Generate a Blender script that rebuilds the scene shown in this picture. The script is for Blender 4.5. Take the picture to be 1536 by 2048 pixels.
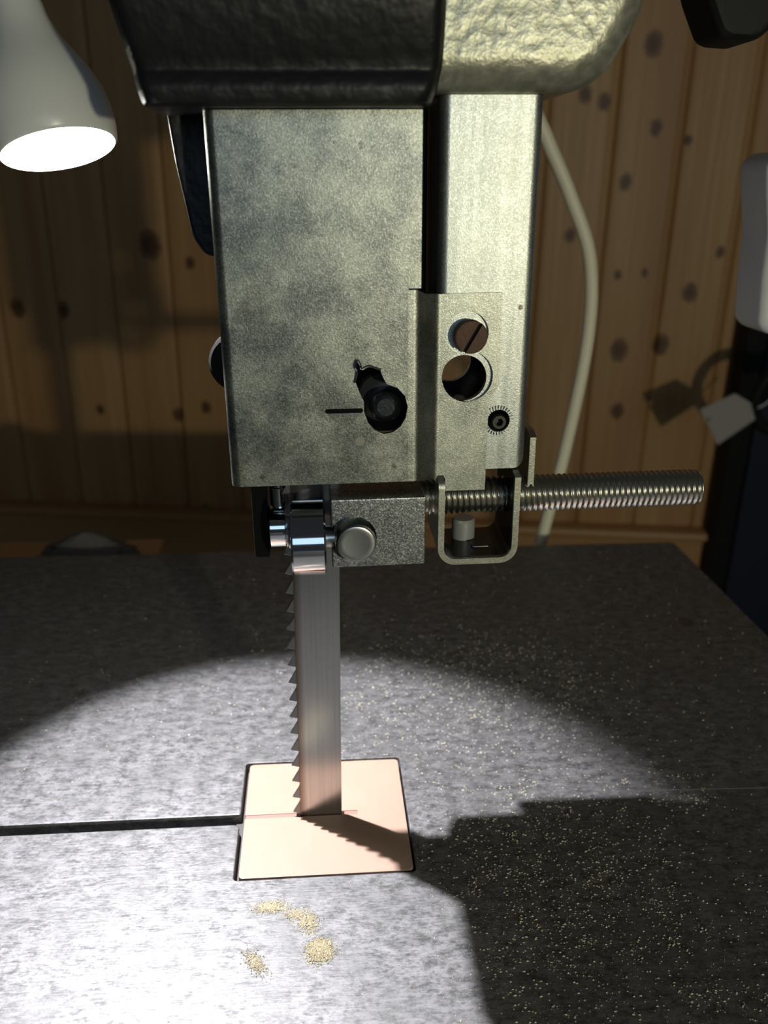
import bpy, bmesh, math, random
from mathutils import Vector, Matrix
random.seed(7)
for o in list(bpy.data.objects): bpy.data.objects.remove(o)
K = 0.001                      # all coordinates below are millimetres
sc = bpy.context.scene
col = sc.collection
PI = math.pi

# ------------------------------------------------------------------ camera
def basis(yaw, pitch, roll):
    cy, sy, cp, sp = math.cos(yaw), math.sin(yaw), math.cos(pitch), math.sin(pitch)
    f = Vector((sy*cp, cy*cp, -sp)); r = Vector((cy, -sy, 0)); u = r.cross(f)
    c, s = math.cos(roll), math.sin(roll)
    return f, c*r+s*u, -s*r+c*u
F, R, U = basis(math.radians(4.8), math.radians(21.596), math.radians(0.659))
cam_d = bpy.data.cameras.new('camera'); cam = bpy.data.objects.new('camera', cam_d); col.objects.link(cam)
M = Matrix((R, U, -F)).transposed().to_4x4(); M.translation = Vector((-0.32, -220.16, 193.2))*K
cam.matrix_world = M
cam_d.sensor_fit = 'VERTICAL'; cam_d.sensor_height = 36; cam_d.lens = 36*1676.66/2048
cam_d.clip_start = 0.01; cam_d.clip_end = 30
cam_d.dof.use_dof = True; cam_d.dof.focus_distance = 0.232; cam_d.dof.aperture_fstop = 15
sc.camera = cam
# ------------------------------------------------------------------ world, lights, exposure
w = bpy.data.worlds.new('world'); sc.world = w; w.use_nodes = True
w.node_tree.nodes['Background'].inputs[0].default_value = (0.75, 0.85, 1.0, 1)
w.node_tree.nodes['Background'].inputs[1].default_value = 0.024
def light(name, kind, loc, power, color, target=None, **kw):
    d = bpy.data.lights.new(name, kind); d.energy = power; d.color = color
    for k, v in kw.items(): setattr(d, k, v)
    o = bpy.data.objects.new(name, d); col.objects.link(o); o.location = Vector(loc)*K
    if target is not None:
        o.rotation_euler = (Vector(target)-Vector(loc)).to_track_quat('-Z', 'Y').to_euler()
    return o
LAMP_O = Vector((-70.9, 42.0, 200.0))                  # centre of the lamp's opening
LAMP_A = Vector((-0.24, 0.26, 0.94)).normalized()      # its axis, pointing up
LED = LAMP_O + LAMP_A*28
light('workshop_lamp_light', 'POINT', (290, -800, 192), 8.3, (1.0, 0.93, 0.66), shadow_soft_size=0.012)
light('added_cool_light', 'AREA', (220, -2500, 620), 4.4, (0.52, 0.75, 1.0), (0, 0, 200), shape='RECTANGLE', size=1.1, size_y=0.8)  # added cool area light behind the camera, for a blue reflection on the guard
sc.view_settings.view_transform = 'Standard'; sc.view_settings.look = 'None'
sc.view_settings.exposure = 0.0; sc.view_settings.gamma = 1.0; sc.view_settings.use_curve_mapping = False

# ------------------------------------------------------------------ materials
class NT:
    def __init__(s, name):
        s.m = bpy.data.materials.new(name); s.m.use_nodes = True; s.t = s.m.node_tree
        s.b = s.t.nodes['Principled BSDF']; s.out = s.t.nodes['Material Output']
        g = s.t.nodes.new('ShaderNodeNewGeometry'); mu = s.t.nodes.new('ShaderNodeVectorMath'); mu.operation = 'SCALE'
        mu.inputs['Scale'].default_value = 1000.0; s.t.links.new(g.outputs['Position'], mu.inputs[0]); s.pos = mu.outputs[0]
    def set(s, **kw):
        for k, v in kw.items():
            i = s.b.inputs[k.replace('_', ' ')]
            if hasattr(v, 'is_output'): s.t.links.new(v, i)
            else: i.default_value = v if not isinstance(v, tuple) or len(v) == 4 else (*v, 1)
        return s
    def lk(s, a, i):
        if hasattr(a, 'is_output'): s.t.links.new(a, i)
        else: i.default_value = a
    def vscale(s, v, sc_):
        n = s.t.nodes.new('ShaderNodeVectorMath'); n.operation = 'MULTIPLY'; s.lk(v, n.inputs[0]); n.inputs[1].default_value = sc_; return n.outputs[0]
    def vsub(s, v, p):
        n = s.t.nodes.new('ShaderNodeVectorMath'); n.operation = 'SUBTRACT'; s.lk(v, n.inputs[0]); n.inputs[1].default_value = p; return n.outputs[0]
    def vlen(s, v):
        n = s.t.nodes.new('ShaderNodeVectorMath'); n.operation = 'LENGTH'; s.lk(v, n.inputs[0]); return n.outputs['Value']
    def noise(s, scale, detail=2, rough=.5, v=None, stretch=None):
        v = v or s.pos
        if stretch: v = s.vscale(v, stretch)
        n = s.t.nodes.new('ShaderNodeTexNoise'); s.lk(v, n.inputs['Vector']); n.inputs['Scale'].default_value = scale
        n.inputs['Detail'].default_value = detail; n.inputs['Roughness'].default_value = rough; return n.outputs['Fac']
    def vor(s, scale, v=None, feature='F1', out='Distance', rnd=1.0):
        n = s.t.nodes.new('ShaderNodeTexVoronoi'); n.feature = feature; s.lk(v or s.pos, n.inputs['Vector'])
        n.inputs['Scale'].default_value = scale; n.inputs['Randomness'].default_value = rnd; return n.outputs[out]
    def ramp(s, fac, stops, interp='LINEAR'):
        n = s.t.nodes.new('ShaderNodeValToRGB'); s.lk(fac, n.inputs[0]); e = n.color_ramp.elements; n.color_ramp.interpolation = interp
        while len(e) < len(stops): e.new(0.5)
        for el, (p, c) in zip(e, stops):
            el.position = p; el.color = (c, c, c, 1) if not isinstance(c, tuple) else (*c, 1)
        return n.outputs[0]
    def mix(s, fac, a, b, mode='MIX'):
        n = s.t.nodes.new('ShaderNodeMix'); n.data_type = 'RGBA'; n.blend_type = mode; s.lk(fac, n.inputs[0])
        for v, i in ((a, n.inputs[6]), (b, n.inputs[7])):
            if hasattr(v, 'is_output'): s.t.links.new(v, i)
            else: i.default_value = (*v, 1) if len(v) == 3 else v
        return n.outputs[2]
    def math(s, op, a, b=0.0, c=None, clamp=False):
        n = s.t.nodes.new('ShaderNodeMath'); n.operation = op; n.use_clamp = clamp; s.lk(a, n.inputs[0]); s.lk(b, n.inputs[1])
        if c is not None: s.lk(c, n.inputs[2])
        return n.outputs[0]
    def sep(s, v=None):
        n = s.t.nodes.new('ShaderNodeSeparateXYZ'); s.lk(v or s.pos, n.inputs[0]); return n.outputs
    def bump(s, h, strength=.2, dist=0.2):
        n = s.t.nodes.new('ShaderNodeBump'); n.inputs['Strength'].default_value = strength; n.inputs['Distance'].default_value = dist*K
        s.lk(h, n.inputs['Height']); s.t.links.new(n.outputs[0], s.b.inputs['Normal']); return s

def plain(name, c, rough=.5, metal=0.0, bump=None, **kw):
    n = NT(name).set(Base_Color=c, Roughness=rough, Metallic=metal, **kw)
    if bump: n.bump(n.noise(bump[0], 3), bump[1], bump[2])
    return n.m

SPOTS = [(10.7, 200.5, .8), (13.6, 200.2, .5), (8.6, 202.4, .4), (21.6, 199.9, .5), (17.9, 181.2, .8), (.2, 201.5, .35), (22.4, 185.2, .4), (4.8, 201.0, .4), (-14.6, 165.4, 3.6), (-18, 163, 2.2), (-20.8, 124.2, 2.6), (-4.3, 196, .8)]
def zinc(name, ca, cb, rough, streak=None, stains=True, speck=3.2, bstr=.4, spark=.22, spots=()):
    n = NT(name)
    big = n.noise(0.08, 5, .62)
    c = n.mix(n.ramp(big, [(.40, 0.0), (.60, 1.0)]), ca, cb)
    fine = n.noise(2.2, 2, .7)
    c = n.mix(n.ramp(fine, [(.3, .55), (.7, 0.0)]), c, tuple(x*.55 for x in ca))
    if streak:
        st = n.noise(.5, 3, .6, stretch=streak)
        c = n.mix(n.ramp(st, [(.35, .0), (.75, .6)]), c, tuple(min(1, x*1.3) for x in cb))
    if stains:
        sp = n.vor(0.11)
        m1 = n.math('MULTIPLY', n.ramp(sp, [(.05, 1.0), (.10, 0.0)]), n.ramp(n.noise(.05, 1), [(.5, 0), (.58, 1.0)]))
        c = n.mix(m1, c, (.10, .075, .045))
    for sx, sz, sr in spots:
        d = n.vlen(n.vscale(n.vsub(n.pos, (sx, 0, sz)), (1/sr, 0, (.6 if sr > 1 else 1)/sr)))
        d = n.math('ADD', d, n.math('MULTIPLY_ADD', n.noise(.9/sr, 3), 1.4, -.7))
        c = n.mix(n.ramp(d, [(.5, .6 if sr < 1 else .4), (1.0, 0.0)]), c, (.07, .06, .05) if sr < 3.7 and sr != 2.6 else (.2, .2, .06))
    cell = n.sep(n.vor(3.2, out='Color'))[0]
    c = n.mix(spark, c, n.mix(n.ramp(cell, [(0, .12), (.6, .4), (.85, .8), (1, 1.0)]), (0, 0, 0), tuple(min(1, x*2.3) for x in cb)))
    n.set(Base_Color=c, Metallic=.95, Roughness=n.math('MULTIPLY_ADD', n.math('ADD', fine, big), .2, rough-.2))
    n.bump(n.noise(speck, 2, .8), bstr, .12)
    return n.m

MT = {}
MT['guard'] = zinc('zinc_guard', (.17, .185, .175), (.43, .45, .385), .36, spark=.2, spots=SPOTS)
MT['post'] = zinc('zinc_post', (.40, .435, .41), (.54, .57, .52), .40, streak=(1.0, 1.0, .05))
MT['tab'] = zinc('zinc_tab', (.32, .34, .29), (.56, .58, .48), .38)
MT['block'] = zinc('grained_block', (.24, .255, .25), (.36, .375, .37), .32, stains=False, speck=2.6, bstr=.55, spark=.65)
MT['bracket'] = zinc('bracket_steel', (.40, .40, .32), (.52, .52, .42), .40, stains=False)
MT['chrome'] = plain('chrome', (.72, .72, .72), .09, 1.0)
MT['bolt'] = plain('bolt_steel', (.50, .51, .49), .28, 1.0, (3, .1, .1))
MT['rod'] = plain('threaded_steel', (.58, .56, .49), .32, 1.0)
MT['black_steel'] = plain('black_oxide', (.03, .032, .035), .24, .6)
MT['bolt_dark'] = plain('dark_bolt_steel', (.14, .155, .165), .22, .95, (1.2, .3, .2))
MT['stain'] = plain('stained_zinc', (.30, .29, .25), .5, .85)
MT['dark_steel'] = plain('dark_steel', (.06, .06, .055), .4, .8)
n = NT('rusty_steel'); MT['rust'] = n.set(Base_Color=n.mix(n.noise(.8, 4, .7), (.085, .045, .03), (.17, .10, .07)), Roughness=.62, Metallic=.45).bump(n.noise(2.5, 4), .5, .3).m
# hammered paints
n = NT('black_hammertone'); h = n.noise(.22, 2, .5); 
chip = n.math('LESS_THAN', n.vlen(n.vscale(n.vsub(n.pos, (-38.2, -21.0, 215.0)), (1, .35, .45))), n.math('MULTIPLY_ADD', n.noise(.5, 2), 1.8, .5))
n.set(Base_Color=n.mix(chip, (.011, .012, .013), (.55, .52, .44)), Roughness=.45, Metallic=0.0, Specular_IOR_Level=.35).bump(h, .5, 1.0); MT['black_paint'] = n.m
n = NT('silver_hammertone'); h = n.noise(.36, 3, .5); n.set(Base_Color=n.mix(n.ramp(h, [(.35, 0.0), (.65, 1.0)]), (.34, .34, .255), (.50, .495, .39)), Roughness=.40, Metallic=.6).bump(h, .42, .8); MT['silver_paint'] = n.m
# blade: brushed along its length, heat-blued near the gullets
n = NT('blade_steel'); x = n.sep()[0]
st = n.noise(1.6, 3, .6, stretch=(1, 1, .01))
c = n.mix(n.ramp(st, [(.3, 0.0), (.7, 1.0)]), (.42, .41, .40), (.50, .485, .475))
c = n.mix(n.ramp(n.math('MULTIPLY_ADD', x, 1/3.0, 8.6/3.0, clamp=True), [(0, 1.0), (.35, .75), (1, 0.0)]), c, (.16, .10, .06))
n.set(Base_Color=c, Metallic=1.0, Roughness=.24).bump(st, .05, .05); MT['blade'] = n.m
MT['tooth'] = plain('tooth_steel', (.19, .195, .20), .38, 1.0)
# table
n = NT('ground_iron'); 
m1 = n.noise(.30, 8, .72, stretch=(.6, 1, 1)); m2 = n.noise(.045, 3, .6); m3 = n.noise(1.2, 3, .6, stretch=(.12, 1, 1))
m4 = n.noise(1.1, 6, .75, stretch=(.55, 1, 1))
m1 = n.math('MULTIPLY_ADD', n.math('ADD', m4, -.5), .75, m1)
c = n.mix(n.ramp(m1, [(.36, 0.0), (.60, 1.0)]), (.085, .084, .083), (.27, .268, .27))
c = n.mix(n.ramp(m2, [(.35, .5), (.6, 0.0)]), c, (.15, .15, .145))
c = n.mix(n.ramp(m3, [(.55, 0.0), (.8, .5)]), c, (.36, .355, .36))
rs = n.math('LESS_THAN', n.vlen(n.vscale(n.vsub(n.pos, (172, 117, 0)), (1, .7, 1))), n.math('MULTIPLY_ADD', n.noise(.3, 2), 5.0, 1.0))
c = n.mix(n.math('MULTIPLY', rs, .55), c, (.11, .06, .03))
n.set(Base_Color=c, Metallic=.55, Roughness=n.math('MULTIPLY_ADD', m1, .25, .40)).bump(n.math('ADD', m1, m3), .3, .25); MT['table'] = n.m
MT['slot_dark'] = plain('cast_iron', (.10, .10, .10), .6, .4)
n = NT('pink_plastic'); n.set(Base_Color=n.mix(n.noise(.1, 2), (.44, .295, .22), (.485, .325, .25)), Roughness=.42).bump(n.noise(1.5, 2), .05, .1); MT['insert'] = n.m
MT['kerf'] = plain('fresh_cut_plastic', (.36, .20, .165), .7)
MT['scratch'] = plain('scratched_metal', (.75, .75, .72), .3, .9)
# pine: grain, knots
KNOTS = [(396,341,1.5),(324,289,1.1),(347,281,1.1),(410,254,1.1),(381,194,1.1),(321,132,1),(449,241,.7),(505,115,.8),(475,66,1.3),(384,86,.7),(417,89,.6),(396,-8,1.6),(448,0,1.5),(403,-89,1.2),(345,-210,1.3),(-213,112,2.0),(-162,91,.9),(-403,28,1.4),(-340,27,1.2),(-305,-109,.8),(-194,-113,1.1),(-154,-101,1.0),(-165,-254,1.0)]
WALL_Y, WALL_TH = 900.0, math.radians(-9)
def pine(name, tint):
    n = NT(name)
    tc = n.t.nodes.new('ShaderNodeTexCoord')
    p = n.vscale(tc.outputs['Object'], (1000, 1000, 1000))
    oi = n.t.nodes.new('ShaderNodeObjectInfo')
    wn = n.noise(.012, 2, .5, v=p)
    g = n.noise(.16, 4, .6, v=p, stretch=(1, 1, .018))
    c = n.mix(n.ramp(g, [(.3, 0.0), (.7, 1.0)]), (.50, .27, .10), (.66, .40, .17))
    c = n.mix(n.math('MULTIPLY', oi.outputs['Random'], .5), c, (.50, .24, .08))
    c = n.mix(n.ramp(n.noise(.02, 2, .5, v=p, stretch=(1, 1, .08)), [(.45, 0.0), (.7, .5)]), c, (.40, .17, .06))
    acc = None
    for kx, kz, ks in KNOTS:
        d = n.vlen(n.vscale(n.vsub(p, (kx, 0, kz)), (1/(7.5*ks), 0, 1/(10.0*ks))))
        acc = d if acc is None else n.math('MINIMUM', acc, d)
    acc = n.math('ADD', acc, n.math('MULTIPLY_ADD', n.noise(.15, 2, .5, v=p), .8, -.4))
    c = n.mix(n.ramp(acc, [(.45, .92), (.95, .55), (1.0, .25), (1.8, 0.0)]), c, (.10, .04, .016))
    n.set(Base_Color=c, Roughness=.5); return n.m
MT['pine'] = pine('pine_board', 0)
n = NT('pine_trim'); g = n.noise(.16, 4, .6, stretch=(.02, .1, 1)); n.set(Base_Color=n.mix(g, (.44, .22, .08), (.60, .35, .14)), Roughness=.5); MT['pine_trim'] = n.m
MT['white_plastic'] = plain('white_plastic', (.70, .71, .70), .32)
MT['lamp_white'] = plain('lamp_white', (.78, .80, .77), .30)
MT['stud'] = plain('pale_stud', (.45, .46, .44), .35, .3)
MT['lamp_inner'] = plain('lamp_reflector', (.85, .85, .82), .35)
MT['cream'] = plain('cream_cable', (.84, .79, .58), .45)
MT['navy'] = plain('navy_paint', (.010, .014, .028), .6)
MT['black_plastic'] = plain('black_plastic', (.010, .010, .009), .62, Specular_IOR_Level=.25)
MT['black_rubber'] = plain('black_rubber', (.008, .008, .008), .9, Specular_IOR_Level=.05)
MT['paper'] = plain('paper_tag', (.42, .38, .34), .8)
MT['yellow'] = plain('yellow_plastic', (.55, .45, .05), .5)
MT['cloth'] = plain('rag_cloth', (.12, .11, .10), .9)
MT['concrete'] = plain('concrete', (.12, .11, .10), .8)
n = NT('sawdust'); n.set(Base_Color=n.mix(n.noise(2.0, 1), (.66, .57, .38), (.80, .76, .62)), Roughness=.7); MT['dust'] = n.m
n = NT('lit_lens')
t = n.t; tr = t.nodes.new('ShaderNodeBsdfTransparent'); em = t.nodes.new('ShaderNodeEmission'); em.inputs[0].default_value = (1, .98, .92, 1); em.inputs[1].default_value = 9.0
ad = t.nodes.new('ShaderNodeAddShader'); t.links.new(tr.outputs[0], ad.inputs[0]); t.links.new(em.outputs[0], ad.inputs[1]); t.links.new(ad.outputs[0], n.out.inputs[0]); MT['lens'] = n.m
n = NT('led'); em = n.t.nodes.new('ShaderNodeEmission'); em.inputs[1].default_value = 20.0; n.t.links.new(em.outputs[0], n.out.inputs[0]); MT['led'] = n.m

# ------------------------------------------------------------------ things, parts and mesh helpers
HEAD_PIVOT = Vector((0, 0, 208)); HEAD_ROT = math.radians(-1.03)   # the saw head leans by one degree
def tag(o, label=None, cat=None, group=None, kind=None):
    for k, v in (('label', label), ('category', cat), ('group', group), ('kind', kind)):
        if v: o[k] = v
    return o
BASE = {}
def thing(name, label, cat, base=(0, 0, 0), head=False, group=None, kind=None):
    o = bpy.data.objects.new(name, None); col.objects.link(o); o.empty_display_size = .01
    b = Vector(base); BASE[o.name] = b; loc = b
    if head:
        loc = Matrix.Rotation(HEAD_ROT, 3, 'Y') @ (b-HEAD_PIVOT) + HEAD_PIVOT; o.rotation_euler = (0, HEAD_ROT, 0)
    o.location = loc*K
    return tag(o, label, cat, group, kind)
def link(name, bm, mat, parent=None, smooth=30, base=None, label=None):
    b = BASE.get(parent.name, Vector()) if parent else Vector(base or (0, 0, 0))
    bmesh.ops.remove_doubles(bm, verts=bm.verts, dist=1e-4)
    bmesh.ops.recalc_face_normals(bm, faces=bm.faces)
    for v in bm.verts: v.co = (v.co-b)*K
    me = bpy.data.meshes.new(name); bm.to_mesh(me); bm.free()
    me.materials.append(MT[mat])
    if smooth is not None:
        for p in me.polygons: p.use_smooth = True
        if smooth < 180: me.set_sharp_from_angle(angle=math.radians(smooth))
    o = bpy.data.objects.new(name, me); col.objects.link(o)
    if smooth is not None and smooth < 180:
        wn = o.modifiers.new('weighted_normal', 'WEIGHTED_NORMAL'); wn.keep_sharp = True; wn.weight = 80
    if parent:
        o.parent = parent; BASE[o.name] = b
        if label: o['label'] = label
    else: o.location = b*K; BASE[o.name] = b
    return o
def addpoly(bm, rings, cap=True, closed=True):
    """rings: lists of equal length of 3D points; bridges neighbours"""
    vs = [[bm.verts.new(p) for p in r] for r in rings]; N = len(vs[0])
    for a, b in zip(vs, vs[1:]):
        for i in range(N if closed else N-1):
            j = (i+1) % N; bm.faces.new((a[i], a[j], b[j], b[i]))
    if cap: bm.faces.new(vs[0][::-1]); bm.faces.new(vs[-1])
    return bm
def bevel(bm, wdt, seg=2, ang=35):
    bmesh.ops.recalc_face_normals(bm, faces=bm.faces)
    es = [e for e in bm.edges if len(e.link_faces) == 2 and e.calc_face_angle(0) > math.radians(ang)]
    bmesh.ops.bevel(bm, geom=es, offset=wdt, segments=seg, affect='EDGES', profile=.5, clamp_overlap=True); return bm
def box(x0, x1, y0, y1, z0, z1, bv=0, seg=2, bm=None):
    b = bmesh.new()
    addpoly(b, [[(x0, y0, z), (x1, y0, z), (x1, y1, z), (x0, y1, z)] for z in (z0, z1)])
    if bv: bevel(b, bv, seg)
    return merge(bm, b)
def merge(bm, b):
    if bm is None: return b
    me = bpy.data.meshes.new('tmp'); b.to_mesh(me); b.free(); bm.from_mesh(me); bpy.data.meshes.remove(me); return bm
def prism(poly, y0, y1, bv=0, seg=2, axis='Y'):
    b = bmesh.new()
    f = {'Y': lambda a, c, t: (a, t, c), 'Z': lambda a, c, t: (a, c, t), 'X': lambda a, c, t: (t, a, c)}[axis]
    addpoly(b, [[f(a, c, t) for a, c in poly] for t in (y0, y1)])
    if bv: bevel(b, bv, seg)
    return b
def lathe(prof, c, axis='Y', n=40, bm=None):
    """prof: (along, radius) list; revolves about the axis through c"""
    b = bmesh.new(); c = Vector(c)
    A = {'X': (Vector((1,0,0)), Vector((0,1,0)), Vector((0,0,1))), 'Y': (Vector((0,1,0)), Vector((0,0,1)), Vector((1,0,0))), 'Z': (Vector((0,0,1)), Vector((1,0,0)), Vector((0,1,0)))}
    if isinstance(axis, str): a, u, v = A[axis]
    else:
        a = Vector(axis).normalized(); u = a.orthogonal().normalized(); v = a.cross(u)
    rings = [[c+a*t+(u*math.cos(2*PI*i/n)+v*math.sin(2*PI*i/n))*max(r, 1e-3) for i in range(n)] for t, r in prof]
    addpoly(b, rings); return merge(bm, b)
def tube(pts, r, n=14, sub=8, bm=None, closed=False):
    """smooth tube through the points (Catmull-Rom)"""
    P = [Vector(p) for p in pts]; out = []
    if closed: ext = [P[-1]]+P+[P[0], P[1]]
    else: ext = [P[0]*2-P[1]]+P+[P[-1]*2-P[-2]]
    for i in range(1, len(ext)-2):
        a, b, c, d = ext[i-1:i+3]
        for k in range(sub):
            t = k/sub
            out.append(.5*((2*b)+(c-a)*t+(2*a-5*b+4*c-d)*t*t+(3*b-a-3*c+d)*t**3))
    if not closed: out.append(P[-1])
    bm2 = bmesh.new(); rings = []; up = None
    for i, p in enumerate(out):
        t = (out[min(i+1, len(out)-1)]-out[max(i-1, 0)]).normalized()
        if up is None: up = t.orthogonal().normalized()
        up = (up-t*up.dot(t)).normalized(); v = t.cross(up)
        rr = r(i/(len(out)-1)) if callable(r) else r
        rings.append([p+(up*math.cos(2*PI*k/n)+v*math.sin(2*PI*k/n))*rr for k in range(n)])
    if closed: rings.append(rings[0]); addpoly(bm2, rings, cap=False)
    else: addpoly(bm2, rings)
    return merge(bm, bm2)
def fillet(pts, rads, n=5, closed=False):
    out = []; N = len(pts)
    for i, (p, r) in enumerate(zip(pts, rads)):
        p = Vector(p)
        if r == 0 or (not closed and i in (0, N-1)): out.append((p.x, p.y)); continue
        a = Vector(pts[i-1]); b = Vector(pts[(i+1) % N]); u = (a-p).normalized(); v = (b-p).normalized()
        ang = u.angle(v); d = r/math.tan(ang/2); q0 = p+u*d; q1 = p+v*d; cen = p+(u+v).normalized()*(r/math.sin(ang/2))
        w0 = q0-cen; w1 = q1-cen; tot = w0.angle_signed(w1)
        for k in range(n+1):
            t = -tot*k/n; c_, s_ = math.cos(t), math.sin(t)
            out.append((cen.x+w0.x*c_-w0.y*s_, cen.y+w0.x*s_+w0.y*c_))
    return out
def circ(cx, cz, r, n=32): return [(cx+r*math.cos(2*PI*i/n), cz+r*math.sin(2*PI*i/n)) for i in range(n)]
def strip(path, th, side=1):
    """closed outline of a sheet whose visible face runs along path, thickened to one side"""
    P = [Vector(p) for p in path]; off = []
    for i, p in enumerate(P):
        t0 = (P[i]-P[i-1]).normalized() if i else None; t1 = (P[i+1]-P[i]).normalized() if i < len(P)-1 else None
        t0 = t0 or t1; t1 = t1 or t0; nn = Vector((-(t0+t1).y, (t0+t1).x)).normalized()
        off.append(p+nn*th*side/max(.4, nn.dot(Vector((-t0.y, t0.x)))))
    return list(path)+[(q.x, q.y) for q in off[::-1]]
def cut(bm, cutters, op='DIFFERENCE'):
    """boolean of bmeshes through temporary objects"""
    def tmp(b):
        bmesh.ops.recalc_face_normals(b, faces=b.faces)
        me = bpy.data.meshes.new('t'); b.to_mesh(me); b.free(); o = bpy.data.objects.new('t', me); col.objects.link(o); return o
    o = tmp(bm); cs = [tmp(c) for c in cutters]
    for c in cs:
        m = o.modifiers.new('b', 'BOOLEAN'); m.object = c; m.operation = op; m.solver = 'EXACT'
    bpy.context.view_layer.update()
    me = bpy.data.meshes.new_from_object(o.evaluated_get(bpy.context.evaluated_depsgraph_get()))
    b = bmesh.new(); b.from_mesh(me)
    for x in [o]+cs: d = x.data; bpy.data.objects.remove(x); bpy.data.meshes.remove(d)
    bpy.data.meshes.remove(me); return b

# ================================================================== the setting
floor = link('floor', box(-2500, 2500, -2600, 1500, -960, -900), 'concrete', smooth=None, base=(0, 0, -900)); tag(floor, kind='structure', label='dark concrete workshop floor below the saw')
wall = bpy.data.objects.new('wall_back', None); col.objects.link(wall); wall.location = (0, WALL_Y*K, 0); wall.rotation_euler = (0, 0, WALL_TH)
tag(wall, 'knotty pine board wall behind the saw', kind='structure'); BASE[wall.name] = Vector((0, 0, 0))
link('backing', box(-1200, 1200, 14, 34, -900, 1000), 'slot_dark', wall, smooth=None)
PITCH = 79.1
pb = prism(fillet([(-PITCH/2+.4, 12), (-PITCH/2+.4, 4), (-PITCH/2+4.5, 0), (PITCH/2-9, 0), (PITCH/2-6, 2.2), (PITCH/2-.4, 3.4), (PITCH/2-.4, 12)], [0, 1, 3, 2, 1, 1, 0], 3), -900, 1000, axis='Z')
first = None
for k in range(-10, 9):
    cxk = 442+PITCH*(k-3.5)
    # knots are laid out in wall coordinates, so every board keeps its own mesh offset
    b = pb.copy()
    for v in b.verts: v.co.x += cxk
    link('plank', b, 'pine', wall, smooth=40)
pb.free()
trim = bpy.data.objects.new('trim_1', None); col.objects.link(trim); trim.location = wall.location; trim.rotation_euler = wall.rotation_euler
tag(trim, 'pine moulding rail along the foot of the board wall', kind='structure'); BASE[trim.name] = Vector((0, 0, 0))
link('rail_cap', prism([(-24, -262), (-26, -258), (-24, -252), (-16, -249), (0, -249), (0, -262)], -1200, 563, .8, axis='X'), 'pine_trim', trim)
link('rail_board', prism([(-12, -330), (-14, -327), (-14, -270), (-17, -264), (-17, -262), (0, -262), (0, -330)], -1200, 548, .8, axis='X'), 'pine_trim', trim)

# ================================================================== saw table
tb = thing('saw_table', 'grey ground iron saw table with mottled surface and a slot', 'saw table', (0, 0, -22))
def table_outline(g):
    x0, x1, y0, y1 = -260, 204.5, -330, 210.5; L, Rr, B, T = -27.6, 26.9, -26.9, 26.9; sa, sb = -3.5, 1.0
    pts = [(x0, y0), (x1, y0), (x1, y1), (x0, y1), (x0, sb), (L, sb), (L, T), (Rr, T), (Rr, B), (L, B), (L, sa), (x0, sa)]
    rad = [3, 3, 3, 3, 0, .6, 1.2, 1.2, 1.2, 1.2, 1.8, 0]
    return fillet(pts, rad, 4, True)
def filled(loops, z0, z1, bv=0):
    b = bmesh.new(); es = []
    for lp in loops:
        vs = [b.verts.new((x, y, z1)) for x, y in lp]; es += [b.edges.new((vs[i], vs[(i+1) % len(vs)])) for i in range(len(vs))]
    bmesh.ops.triangle_fill(b, use_beauty=True, use_dissolve=False, edges=es)
    top = list(b.faces); r = bmesh.ops.extrude_face_region(b, geom=top)
    for v in [g for g in r['geom'] if isinstance(g, bmesh.types.BMVert)]: v.co.z = z0
    bmesh.ops.recalc_face_normals(b, faces=b.faces)
    return b
b = filled([table_outline(0)], -22, 0)
rim = [e for e in b.edges if len(e.link_faces) == 2 and all(abs(v.co.z) < 1e-6 for v in e.verts) and e.calc_face_angle(0) > .8]
bmesh.ops.bevel(b, geom=rim, offset=.45, segments=2, affect='EDGES', profile=.5)
link('table_top', b, 'table', tb, smooth=30)
b = box(-29, -22, -28, 28, -14, -3.4); box(22, 29, -28, 28, -14, -3.4, bm=b); box(-22, 22, 20, 28, -14, -3.4, bm=b); box(-22, 22, -28, -20, -14, -3.4, bm=b)
link('insert_ledge', b, 'slot_dark', tb, smooth=None)
b = box(46, 152, -.1, .1, -.05, .035)
for v in b.verts: v.co.y += 5.3-(v.co.x-47)*3.2/105
link('scribed_line', b, 'scratch', tb, smooth=None)
for (xa, ya, xb, yb) in ((22.5, -31, 27.5, -40), (-86, -28, -72, -20), (70, -36, 88, -31.5), (-40, -52, -34, -44)):
    b = bmesh.new(); d = Vector((xb-xa, yb-ya, 0)); nn = Vector((-d.y, d.x, 0)).normalized()*.07
    A_, B_ = Vector((xa, ya, .02)), Vector((xb, yb, .02)); addpoly(b, [[A_-nn, A_+nn, B_+nn*.3, B_-nn*.3], [q+Vector((0, 0, -.06)) for q in (A_-nn, A_+nn, B_+nn*.3, B_-nn*.3)]])
    link('scratch', b, 'scratch', tb, smooth=None)
# insert
ins = thing('table_insert', 'flat pinkish beige plastic insert plate around the blade', 'insert plate', (0, 0, -3.4))
def insert_outline(k0, k1):
    pts = [(-26.2, -26.2), (26.2, -26.2), (26.2, 26.1), (-26.2, 26.1), (-26.2, k1), (10.6, k1), (10.6, k0), (-26.2, k0)]
    return fillet(pts, [1.4, 1.4, 1.4, 1.4, .2, .1, .1, .2], 4, True)
b = filled([insert_outline(-.95, .75)], -3.3, -.15)
rim = [e for e in b.edges if len(e.link_faces) == 2 and all(abs(v.co.z+.15) < 1e-6 for v in e.verts) and e.calc_face_angle(0) > .8]
bmesh.ops.bevel(b, geom=rim, offset=.22, segments=2, affect='EDGES', profile=.5)
link('plate', b, 'insert', ins)
b = box(-25.9, -9.4, -.95, .75, -3.3, -.45); box(6.2, 10.6, -.95, .75, -3.3, -.45, bm=b)
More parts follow.
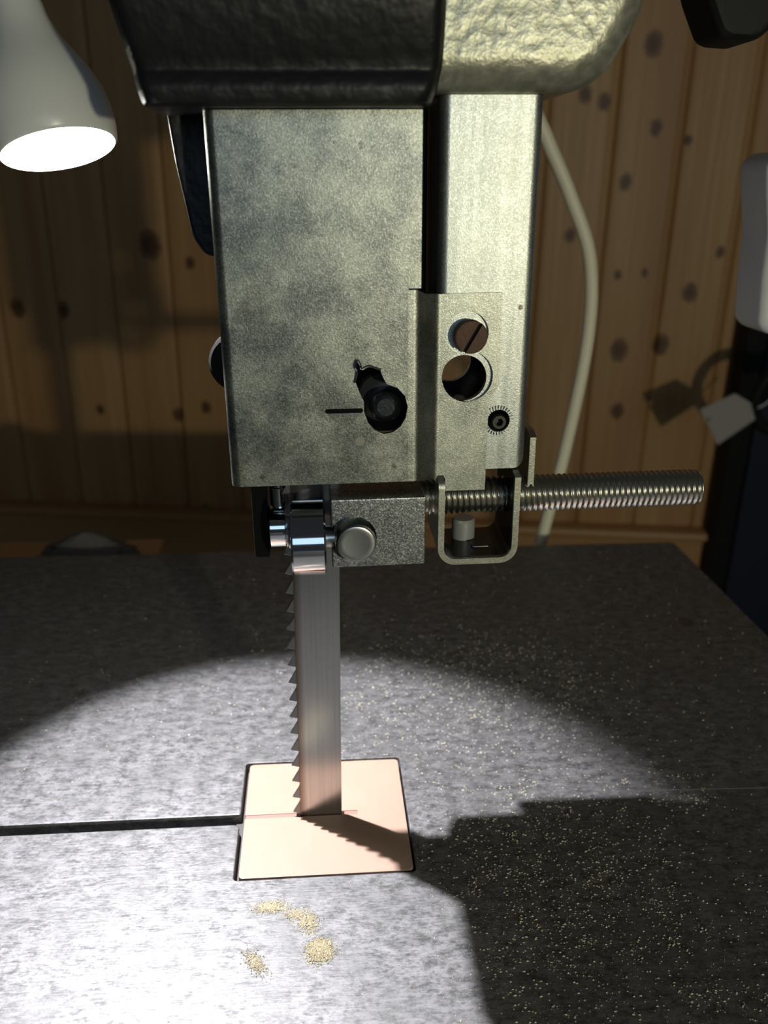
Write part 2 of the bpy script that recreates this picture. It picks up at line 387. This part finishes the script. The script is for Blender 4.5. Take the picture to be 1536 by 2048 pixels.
link('kerf_floor', b, 'kerf', ins, smooth=None, label='rough reddish saw kerf in the pink plate')

# ================================================================== blade
bl = thing('band_saw_blade', 'narrow vertical steel band saw blade with teeth on its left edge', 'saw blade', (0, 0, -40))
BX, BY0, BY1 = -8.0, -.75, .05
link('band', box(BX, 5.35, BY0, BY1, -40, 118), 'blade', bl, smooth=None)
TP = 6.15
tooth = fillet([(BX+.02, 0), (BX-.35, .0), (BX-2.45, .55), (BX-.25, 4.6), (BX+.02, TP)], [0, 1.2, 0, 1.6, 0], 4)
b0 = prism(tooth, BY0, BY1, .1, 1)
z = -36.0; k = 0; proto = None
while z < 112:
    b = b0.copy()
    if proto is None:
        proto = link('tooth', b, 'tooth', bl, smooth=None); o = proto
    else:
        b.free(); o = proto.copy(); col.objects.link(o)
    # alternate set: every tooth leans a little out of the blade's plane
    o.location = (0, [0, -.00012, .00012][k % 3], z*K)
    z += TP; k += 1
b0.free()

# ================================================================== guide post (square tube)
po = thing('guide_post', 'zinc plated square steel tube guide post with rounded corners', 'guide post', (42, 8, 119), head=True)
oc = fillet([(29.7, -4.8), (54.9, -4.8), (54.9, 20.4), (29.7, 20.4)], [2.8]*4, 6, True)
ic = fillet([(31.7, -2.8), (52.9, -2.8), (52.9, 18.4), (31.7, 18.4)], [1.0]*4, 3, True)
b = prism(oc, 119.0, 211.3, axis='Z')
cutters = [prism(ic, 110, 209, axis='Z'), prism(circ(37.2, 144.4, 6.1), -8, 24), prism(circ(46.9, 132.7, 3.1), -8, 2)]
# rounded bottom right corner
cc = [(57, 117), (57, 122.5), (54.95, 122.5)]+[(51.45+3.5*math.cos(-t*PI/12), 122.5+3.5*math.sin(-t*PI/12)) for t in range(0, 7)]+[(51.4, 117)]
cutters.append(prism(cc, -8, 24))
pt = link('tube', cut(b, cutters), 'post', po, smooth=28)
pt.data.materials.append(MT['black_steel'])            # inside of the tube coloured black, standing in for its shade
for p in pt.data.polygons:
    c_ = p.center/K+BASE[po.name]
    if 31.5 < c_.x < 53.1 and -2.95 < c_.y < 18.6 and 119.05 < c_.z < 209.2: p.material_index = 1
# rusty slotted screw
b = lathe([(-4.8, 4.0), (-8.3, 4.3), (-8.9, 4.05), (-9.05, 3.6), (-9.05, 0)], (38.2, 0, 155.7), 'Y', 36)
sl = box(-.8, .8, -10, -7.2, -6, 6); ang = math.radians(30)
for v in sl.verts: v.co = Matrix.Rotation(ang, 3, 'Y') @ v.co*1.0; v.co += Vector((38.2, 0, 155.7))
link('slotted_screw', cut(b, [sl]), 'rust', po, smooth=30, label='rusty brown slotted screw head')
# serrated washer and socket set screw
b = bmesh.new()
for i in range(30):
    a0 = 2*PI*i/30; a1 = a0+2*PI/30*.72
    pts = [(46.9+r*math.cos(a), 132.7+r*math.sin(a)) for r, a in ((3.05, a0), (4.1, a0+.05), (4.1, a1-.03), (3.05, a1))]
    b = merge(b, prism(pts, -5.5, -4.8))
link('serrated_washer', b, 'post', po, smooth=None)
b = lathe([(8, 2.2), (-4.1, 2.2), (-4.6, 1.8), (-4.6, 0)], (47.3, 0, 132.0), 'Y', 28)
hexa = [(47.3+1.15*math.cos(PI/3*i), 132.0+1.15*math.sin(PI/3*i)) for i in range(6)]
link('set_screw', cut(b, [prism(hexa, -6, -2)]), 'dark_steel', po, smooth=30, label='dark hex socket set screw')

# ================================================================== blade guard (bent zinc sheet)
gd = thing('blade_guard', 'bent zinc plated sheet metal guard plate with ragged keyhole opening', 'blade guard', (0, -12, 118.7), head=True)
YG, YT, TH = -12.0, -6.0, 1.2
path = fillet([(-24.5, 9), (-24.5, YG), (24.9, YG)], [0, 2.6, 0], 8)
b = prism(strip(path, TH, 1), 118.7, 207.7, axis='Z')
key = [(8.3,146.2),(9.1,148.2),(8.7,149.6),(8.9,151.0),(9.5,150.4),(9.9,148.9),(11.2,149.5),(13.0,149.4),(14.7,148.6),(15.5,146.6),(16.4,145.0),(19.1,143.9),(21.0,141.8),(21.7,138.9),(21.2,136.0),(19.9,133.8),(17.9,132.3),(15.6,131.9),(13.2,132.9),(11.5,135.0),(10.5,137.8),(10.5,140.6),(9.4,143.0)]
b = cut(b, [box(21.8, 30, -20, 0, 100, 168.4), prism(key, -20, -5)])
link('front_plate', b, 'guard', gd, smooth=30)
p2 = fillet([(21.8, YG), (24.2, YG), (29.6, YT), (46.4, YT)], [0, 2.6, 2.6, 0], 6)
b = prism(strip(p2, TH, 1), 112.5, 168.4, axis='Z')
tabcut = [[(46.5, 142.5), (43.9, 138.6), (43.7, 105), (60, 105), (60, 142.5)], [(15, 105), (15, 118.7), (24, 118.7), (29.2, 117.2), (30.8, 115.5), (31.6, 113.4), (50, 113.4), (50, 105)],
          circ(37.6, 156.2, 5.6), circ(38.0, 145.0, 6.75), [(15, 175), (15, 168.0), (24, 168.0), (26.5, 166.6), (30, 166.2), (60, 166.4), (60, 175)]]
b = cut(b, [prism(c, -20, 0) for c in tabcut])
link('mounting_tab', b, 'tab', gd, smooth=30)
b = tube([(8.2, -12.2, 145.6), (8.9, -12.5, 148.3), (8.5, -12.9, 149.8), (9.0, -12.9, 151.3), (9.7, -12.6, 150.2), (10.1, -12.3, 149.0), (12.0, -12.3, 149.7), (14.9, -12.3, 148.7)], .32, 8, 4)
link('burr', b, 'chrome', gd, label='shiny ragged metal burr around the opening')
b = bmesh.new(); pts = fillet([(.6, 137.7), (10.2, 137.7), (10.2, 138.9), (.6, 138.9)], [.55]*4, 4, True)
link('stamped_mark', prism(pts, -12.06, -11.6), 'black_rubber', gd, label='dark elongated mark beside the opening')
link('round_mark', prism(circ(9.3, 130.1, 1.25, 20), -12.02, -11.6), 'stain', gd)
# bolt behind the guard
b = lathe([(6, 4.3), (-7.6, 4.3), (-8.8, 4.0), (-9.5, 3.3), (-9.8, 2.6), (-9.6, 2.3), (-9.6, 0)], (16.3, 0, 138.3), 'Y', 36)
bo = thing('guard_bolt', 'dark round headed bolt inside the guard keyhole opening', 'bolt', (16.3, 6, 138.3), head=True)
link('bolt_head', b, 'bolt_dark', bo)
link('bolt_collar', lathe([(9.8, 7.0), (-3, 7.0), (-3.6, 6.4), (-3.6, 0)], (16.0, 0, 139.5), 'Y', 36), 'black_steel', bo)

# ================================================================== black frame arm behind the guard
ar = thing('support_casting', 'black painted support casting behind the left edge of guard', 'casting', (0, 14, 125), head=True)
out = fillet([(-35.9, 211), (-34.6, 196.8), (-31.9, 179.5), (-29.0, 174.9), (-21, 174), (-21, 126), (29.0, 126), (29.0, 211)], [0, 20, 6, 4, 2, 2, 2, 0], 5, True)
link('arm_plate', prism(out, 10, 20, 1.2), 'black_paint', ar)
kn = thing('clamp_knob', 'round black knob peeking out behind the left guard edge', 'knob', (-22, 12, 148), head=True)
b = bmesh.new(); b = lathe([(9.9, 5), (9.9, 7.2), (8.8, 7.9), (4, 7.9), (2.8, 7.2), (2.8, 0)], (-21.8, 0, 148), 'Y', 36)
link('knob_disc', b, 'black_rubber', kn); link('knob_hub', lathe([(2.8, 4), (-2, 3.4), (-2, 0)], (-21.8, 0, 148), 'Y', 24), 'black_plastic', kn)

# ================================================================== housings
hb = thing('blade_housing', 'black hammered paint blade housing with worn left edge', 'saw housing', (-5, 5, 208), head=True)
prof = [(9.9, 208.0), (-19.5, 207.9), (-21.8, 208.6), (-22.6, 210.6), (-22.4, 212.6), (-21.2, 214.0), (-20.9, 215.2), (-21.8, 217.2), (-23.5, 221), (-25.2, 227), (-26.4, 235), (-27, 250), (-27, 300), (9.9, 300)]
xs = 40; rings = []
for i in range(xs+1):
    t = i/xs; ring = []
    for (y, zz) in prof:
        xl = -36.0-(zz-208)*.215 if zz < 232 else -41.2; xr = 25.8+min(2.6, (zz-207.9)*.34) if zz < 300 else 28.4
        e = min(t, 1-t)*64; rr = max(0, 1-e/3.2); back = 3.2*(1-math.sqrt(max(0, 1-rr*rr)))
        ring.append((xl+(xr-xl)*t, y+back if y < 0 else y, zz))
    rings.append(ring)
b = bmesh.new(); addpoly(b, rings); link('cover', b, 'black_paint', hb, smooth=50)
b = bmesh.new()
sv = thing('frame_casting', 'silver hammered paint saw frame casting with rounded lower corner', 'saw frame', (52, 10, 211.4), head=True)
so = fillet([(28.6, 211.4), (66, 211.4), (75.5, 228), (76.5, 300), (28.6, 300)], [0, 15, 18, 0, 0], 8, True)
b = prism(so, -13, 34); bmesh.ops.recalc_face_normals(b, faces=b.faces)
es = [e for e in b.edges if all(abs(v.co.y+13) < 1e-4 for v in e.verts) and not all(v.co.x < 28.7 for v in e.verts) and not all(v.co.z > 299 for v in e.verts)]
bmesh.ops.bevel(b, geom=es, offset=7.5, segments=6, affect='EDGES', profile=.5)
link('casting', b, 'silver_paint', sv, smooth=45)

# ================================================================== blade guide
gb = thing('guide_block', 'grained grey steel guide block with a round pin', 'guide block', (13, -2, 96), head=True)
YB = -17.5
b = cut(box(1.1, 25.9, YB, 22, 96.9, 116.2, .45, 2), [prism(circ(6.7, 105.3, 6.3), -30, YB+4.5), lathe([(-4, 5.2), (2, 5.2)], (0, -10.9, 103.2), 'X', 24)])
link('block', b, 'block', gb, smooth=30)
link('pin', lathe([(YB+4.5, 5.3), (YB-1.8, 5.3), (YB-2.5, 4.9), (YB-2.7, 4.2), (YB-2.55, 3.4), (YB-2.55, 0)], (7.5, 0, 104.6), 'Y', 40), 'bolt', gb, label='round flat steel pin end')
ax = lathe([(2, 3.0), (-1.2, 3.0), (-9.9, 3.0), (-10.4, 2.6), (-10.4, 0)], (0, -10.9, 103.2), 'X', 24)
link('axle', ax, 'bolt', gb)
br = link('bearing_ring', cut(lathe([(-9.5, 9.6), (-9.0, 10.15), (-.9, 10.15), (-.4, 9.6)], (0, -10.9, 103.2), 'X', 64), [lathe([(-12, 8.1), (3, 8.1)], (0, -10.9, 103.2), 'X', 48)]), 'chrome', gb, smooth=30, label='polished bearing outer ring')
link('bearing_shield', cut(lathe([(-9.0, 8.1), (-.9, 8.1)], (0, -10.9, 103.2), 'X', 48), [lathe([(-12, 3.0), (3, 3.0)], (0, -10.9, 103.2), 'X', 32)]), 'dark_steel', br, smooth=30)
# rear roller behind the blade and its holder
rr_ = thing('rear_guide_roller', 'small chrome roller cap left of the blade on black bracket', 'guide roller', (-13, 9, 92), head=True)
link('cap', lathe([(-16.6, 5.6), (-16.2, 6.2), (-12.0, 6.2), (-11.6, 5.8)], (0, 8, 99.2), 'X', 40), 'chrome', rr_)
link('washer', lathe([(-11.6, 7.3), (-10.4, 7.3)], (0, 8, 99.2), 'X', 40), 'bolt', rr_)
link('roller', lathe([(-10.3, 8.6), (-9.9, 9.2), (.2, 9.2), (.6, 8.6)], (0, 9.6, 99.2), 'X', 40), 'chrome', rr_)
link('stud', lathe([(105.9, 2.2), (106.6, 2.7), (112, 2.7), (112.2, 2.2), (118, 2.2)], (-13.2, 6.5, 0), 'Z', 24), 'chrome', rr_)
link('holder', prism(fillet([(-21, 91), (-16.8, 91), (-16.8, 126), (-21, 126)], [1, 0, 0, 0], 3, True), 4, 14, .3), 'black_rubber', rr_)
# U bracket
ub = thing('channel_bracket', 'small open topped steel channel bracket below the guide post', 'bracket', (42, 0, 92.3), head=True)
pu = fillet([(30.6, 119.2), (30.6, 92.3), (53.1, 92.3), (53.1, 119.2)], [0, 5, 5, 0], 7)
b = prism(strip(pu, 1.7, 1), -9, 13)
lc = [(-12, 113.5), (-9.1, 114.6), (-7.5, 117.2), (-4, 118.9), (8, 118.9), (12, 116), (14, 112), (16, 125), (-12, 125)]
rc = [(-12, 117.6), (-9.1, 117.6), (-6, 118.6), (0, 118.9), (16, 118.9), (16, 125), (-12, 125)]
b = cut(b, [prism(lc, 27, 36, axis='X'), prism(rc, 48, 58, axis='X')])
link('channel', b, 'bracket', ub, smooth=35)
ea = prism([(-.5, 110.2), (-.5, 126.2), (2.5, 127.6), (14, 127.6), (14, 110.2)], 57.0, 59.0, .25, axis='X')
link('ear_plate', ea, 'bracket', ub, smooth=30)
link('post_screw', lathe([(94.1, 3.4), (99.6, 3.4), (100.2, 3.0), (100.2, 0)], (40.3, 6.5, 0), 'Z', 32), 'stud', ub, label='pale round stud inside the channel')
link('oil_shade_lining', prism(strip(fillet([(32.35, 117.5), (32.35, 94.05), (51.35, 94.05), (51.35, 118.5)], [0, 3.2, 3.2, 0], 6), .12, 1), -7.6, 12.9), 'black_steel', ub, label='black lining for oil and shade inside the channel')  # thin dark sheet, oil and the channel's shade in one colour
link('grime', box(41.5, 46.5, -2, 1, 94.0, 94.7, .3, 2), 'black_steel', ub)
# threaded rod
rd = thing('threaded_rod', 'long threaded steel rod sticking out to the right', 'threaded rod', (26, 3, 108.6), head=True)
pitch = 1.62; x0, x1 = 26.2, 108.6; nx = int((x1-x0)/pitch*6); na = 36; rings = []
for i in range(nx+1):
    x = x0+(x1-x0)*i/nx; end = min(1, (x1-x)/1.6+.45); ring = []
    for k in range(na):
        th = 2*PI*k/na; ph = (x/pitch-th/(2*PI)) % 1.0; tri = 1-abs(2*ph-1)
        r = (4.62+.72*min(1, max(0, tri*1.25-.1)))
        r = min(r, 4.5+end*.9); ring.append((x, 3+r*math.cos(th), 108.6+r*math.sin(th)))
    rings.append(ring)
b = bmesh.new(); addpoly(b, rings); link('thread', b, 'rod', rd, smooth=60)
link('end_face', lathe([(x1-.2, 4.3), (x1+.25, 4.1), (x1+.25, 0)], (0, 3, 108.6), 'X', 32), 'rod', rd)

# ================================================================== knob at top right
tk = thing('hand_knob', 'black plastic knob at the upper right corner of the view', 'knob', (109, 20, 227), head=False)
ko = fillet([(92, 262), (97.5, 237.5), (103.3, 227.3), (113, 226.9), (121.5, 235), (130, 262)], [0, 10, 5, 6, 14, 0], 6, True)
link('knob_body', prism(ko, 12, 30, 2.5, 3), 'black_plastic', tk); link('knob_stem', lathe([(262, 6), (330, 6)], (111, 21, 0), 'Z', 20), 'black_plastic', tk)

# ================================================================== work lamp
lp = thing('work_lamp', 'white bell shaped work lamp switched on beside the saw', 'lamp', tuple(LAMP_O))
outer = [(0, 15.7), (.6, 16.5), (4, 17.2), (9, 17.3), (14, 16.5), (19, 14.7), (24, 12.0), (29, 9.4), (34, 7.6), (40, 6.7), (48, 6.4), (62, 6.4)]
inner = [(61, 4.0), (30, 6.0), (27, 8.5), (22, 11.5), (15, 14.5), (8, 15.8), (1, 15.5)]
ua = LAMP_A.orthogonal().normalized(); va = LAMP_A.cross(ua)
b = bmesh.new(); N = 56
prof2 = outer+inner
rings = [[LAMP_O+LAMP_A*t+(ua*math.cos(2*PI*i/N)+va*math.sin(2*PI*i/N))*r for i in range(N)] for t, r in prof2]
addpoly(b, rings+[rings[0]], cap=False); link('shade', b, 'lamp_white', lp, smooth=50)
b = lathe([(1.2, 15.4), (2.0, 15.4)], LAMP_O, tuple(LAMP_A), 48); link('lens', b, 'lens', lp, smooth=None, label='glowing white lamp lens')
b = lathe([(28.3, 3.2), (29.5, 3.2)], LAMP_O, tuple(LAMP_A), 24); link('led', b, 'led', lp, smooth=None)
e0 = LAMP_O+LAMP_A*60
link('gooseneck', tube([tuple(e0), tuple(e0+LAMP_A*25), tuple(e0+LAMP_A*60+Vector((-10, 20, 0))), tuple(e0+Vector((-70, 90, 80))), tuple(e0+Vector((-140, 140, -60))), (-238, 190, 30), (-240, 190, 2)], 4.2), 'lamp_white', lp)
link('lamp_foot', lathe([(.05, 16), (6, 16), (9, 12), (9, 0)], (-240, 190, 0), 'Z', 32), 'lamp_white', lp)
aim = LED-LAMP_A*100
sp = light('work_lamp_spot', 'SPOT', tuple(LED-LAMP_A*.6), 7.2, (0.95, 0.94, 1.0), tuple(aim), spot_size=math.radians(57), spot_blend=.4, shadow_soft_size=.0022)
sp.parent = lp; sp.matrix_parent_inverse = Matrix.Translation(-LAMP_O*K)

# ================================================================== things behind
cb = link('cable', tube([(80, 240, 640), (84.9, 240, 314.3), (104.4, 240, 243.5), (118.6, 240, 215.5), (134.2, 240, 187.0), (148.3, 240, 154.3), (151.3, 240, 111.3), (144.4, 240, 47.2), (134.4, 240, -13.4), (126.5, 240, -75.1), (122, 240, -300), (120, 240, -899)], 3.65, 14, 10), 'cream', base=(120, 240, -899), smooth=180)
tag(cb, 'cream white electrical cable hanging in front of the pine wall', 'cable')
bx_ = thing('plastic_box', 'white plastic rounded box hanging at the right edge', 'plug box', (205, 111, 137))
bo_ = fillet([(173.0, 138.2), (174.0, 160), (175.6, 176), (174.3, 190), (173.6, 204.5), (240, 204.5), (240, 138.2)], [6, 25, 25, 25, 7, 6, 6], 6, True)
bo_ = [(x-(zz-140)*.14, zz) for x, zz in bo_]
link('shell', prism(bo_, 98, 122, 3.0, 4), 'white_plastic', bx_, smooth=40)
link('screw_hole', lathe([(174.2, .8), (175.8, .8)], (-2.8, 110, 160.5), 'X', 14), 'black_plastic', bx_)
link('box_cable', tube([(190, 110, 139), (190.5, 110, 128), (196, 111, 112), (222, 116, 88), (252, 130, 40), (266, 160, -80), (270, 200, -300), (270, 210, -899)], 3.2), 'white_plastic', bx_)
ps = thing('dark_cabinet', 'dark navy upright cabinet standing right of the pine wall', 'cabinet', (600, 780, -900))
link('side_panel', box(527, 553, 772, 800, -900, 62, 1.5), 'black_plastic', ps); link('front_panel', box(553, 700, 765, 795, -900, 62, 1.5), 'navy', ps)
tg = thing('paper_tag', 'pale paper tag hanging on the dark cabinet edge', 'tag', (452, 632, -46))
b = prism([(410, -32), (446, -15), (470, -28), (473, -44), (436, -72)], 627, 628, 0)
b = cut(b, [prism(circ(421, -43, 2.2, 14), 620, 635)]); link('card', b, 'paper', tg, smooth=None)
link('string', tube([(468, 627.5, -34), (480, 624, -26), (492, 622, -12)], .9, 8, 6), 'white_plastic', tg)
cl = link('cable_coil', tube([(503+32*math.cos(a), 630+3*math.sin(2*a), -22+36*math.sin(a)) for a in [2*PI*i/12 for i in range(12)]], 6.5, 12, 6, closed=True), 'black_plastic', base=(503, 630, -60), smooth=180)
tag(cl, 'coil of thick black cable hanging beside the paper tag', 'cable coil')
yc = link('yellow_clip', prism(fillet([(500, 14), (528, 22), (530, 4), (506, -6)], [3]*4, 4, True), 612, 622, 1.5), 'yellow', base=(514, 617, -6)); tag(yc, 'small yellow plastic clip on the black cable coil', 'clip')
rl = link('rear_rail', box(-300, -95, 214, 262, -22, -13, .8), 'pine_trim', base=(-200, 238, -22)); tag(rl, 'narrow wooden rail behind the far left table edge', 'rail')
b = bmesh.new(); rings = []; rnd = random.Random(3)
for j in range(9):
    t = j/8; rad = (17*(1-t**1.6)+1.2); rings.append([(-134+rad*(1.5+.35*rnd.uniform(-1, 1))*math.cos(2*PI*i/20), 238+rad*.8*(1+.25*rnd.uniform(-1, 1))*math.sin(2*PI*i/20), -13+15.5*t+rnd.uniform(-.8, .8)*(j > 0)) for i in range(20)])
addpoly(b, rings); rg = link('rag', b, 'cloth', base=(-134, 238, -13), smooth=60); tag(rg, 'crumpled pale rag lying behind the far left table edge', 'rag')

# ================================================================== sawdust
def grains(name, pts, label, cat, smin, smax):
    vs, fs = [], []; rnd = random.Random(len(pts))
    for (x, y, zz) in pts:
        s = smin+(smax-smin)*rnd.random()**3; a = rnd.random()*2*PI; n0 = len(vs); st = 1+rnd.random()
        for k in range(3): vs.append((x+s*st*math.cos(a+k*2.1), y+s*math.sin(a+k*2.1), zz))
        vs.append((x+s*.3*rnd.uniform(-1, 1), y+s*.3*rnd.uniform(-1, 1), zz+s*1.1))
        fs += [(n0, n0+2, n0+1), (n0, n0+1, n0+3), (n0+1, n0+2, n0+3), (n0+2, n0, n0+3)]
    me = bpy.data.meshes.new(name); me.from_pydata([Vector(v)*K for v in vs], [], fs); me.materials.append(MT['dust'])
    o = bpy.data.objects.new(name, me); col.objects.link(o); return tag(o, label, cat, kind='stuff')
rnd = random.Random(11)
def on_table(x, y): return not (-28 < x < 27.5 and -27.5 < y < 27.5) and not (x < -27 and -4 < y < 1.5) and y < 209 and x < 203
pts = []
clumps = [(rnd.uniform(42, 130), rnd.uniform(-85, 12), rnd.uniform(1, 4)) for _ in range(70)]+[(rnd.uniform(-5, 110), rnd.uniform(30, 100), rnd.uniform(3, 9)) for _ in range(50)]
while len(pts) < 13000:
    m = rnd.random()
    if m < .30: x, y = rnd.gauss(66, 24), rnd.gauss(-40, 30)
    elif m < .52: c = rnd.choice(clumps); x, y = rnd.gauss(c[0], c[2]), rnd.gauss(c[1], c[2])
    elif m < .80: x, y = rnd.gauss(48, 42), rnd.gauss(58, 34)
    else: x, y = rnd.uniform(-120, 200), rnd.uniform(-95, 200)
    if on_table(x, y) and not (x < 30 and y < -25 and rnd.random() < .8): pts.append((x, y, 0.005))
grains('sawdust', pts, 'fine pale sawdust grains scattered over the saw table', 'sawdust', .06, .32)
pile = []
for cx_, cy_, sx_, sy_, nn_, hh in ((-2.2, -53, 3.0, 3.2, 2600, 1.0), (-16.3, -37.5, 4.2, 2.0, 900, .35), (-5.5, -43.5, 2.6, 3.2, 700, .4), (-9, -40.5, 3.0, 1.8, 400, .3)):
    for _ in range(nn_):
        x, y = rnd.gauss(cx_, sx_*.55), rnd.gauss(cy_, sy_*.55); q = math.exp(-((x-cx_)/sx_)**2-((y-cy_)/sy_)**2); pile.append((x, y, rnd.random()*hh*q))
grains('sawdust_heap', pile, 'small yellowish trail of heaped sawdust in front of the pink plate', 'sawdust', .12, .32)
pile = []
for _ in range(700):
    x, y = rnd.gauss(-19.4, 1.3), rnd.gauss(-55.5, 2.0); pile.append((x-(y+55.5)*.5, y, rnd.random()*.3))
grains('sawdust_heap', pile, 'tiny separate olive sawdust patch left of the larger heap', 'sawdust', .1, .26)
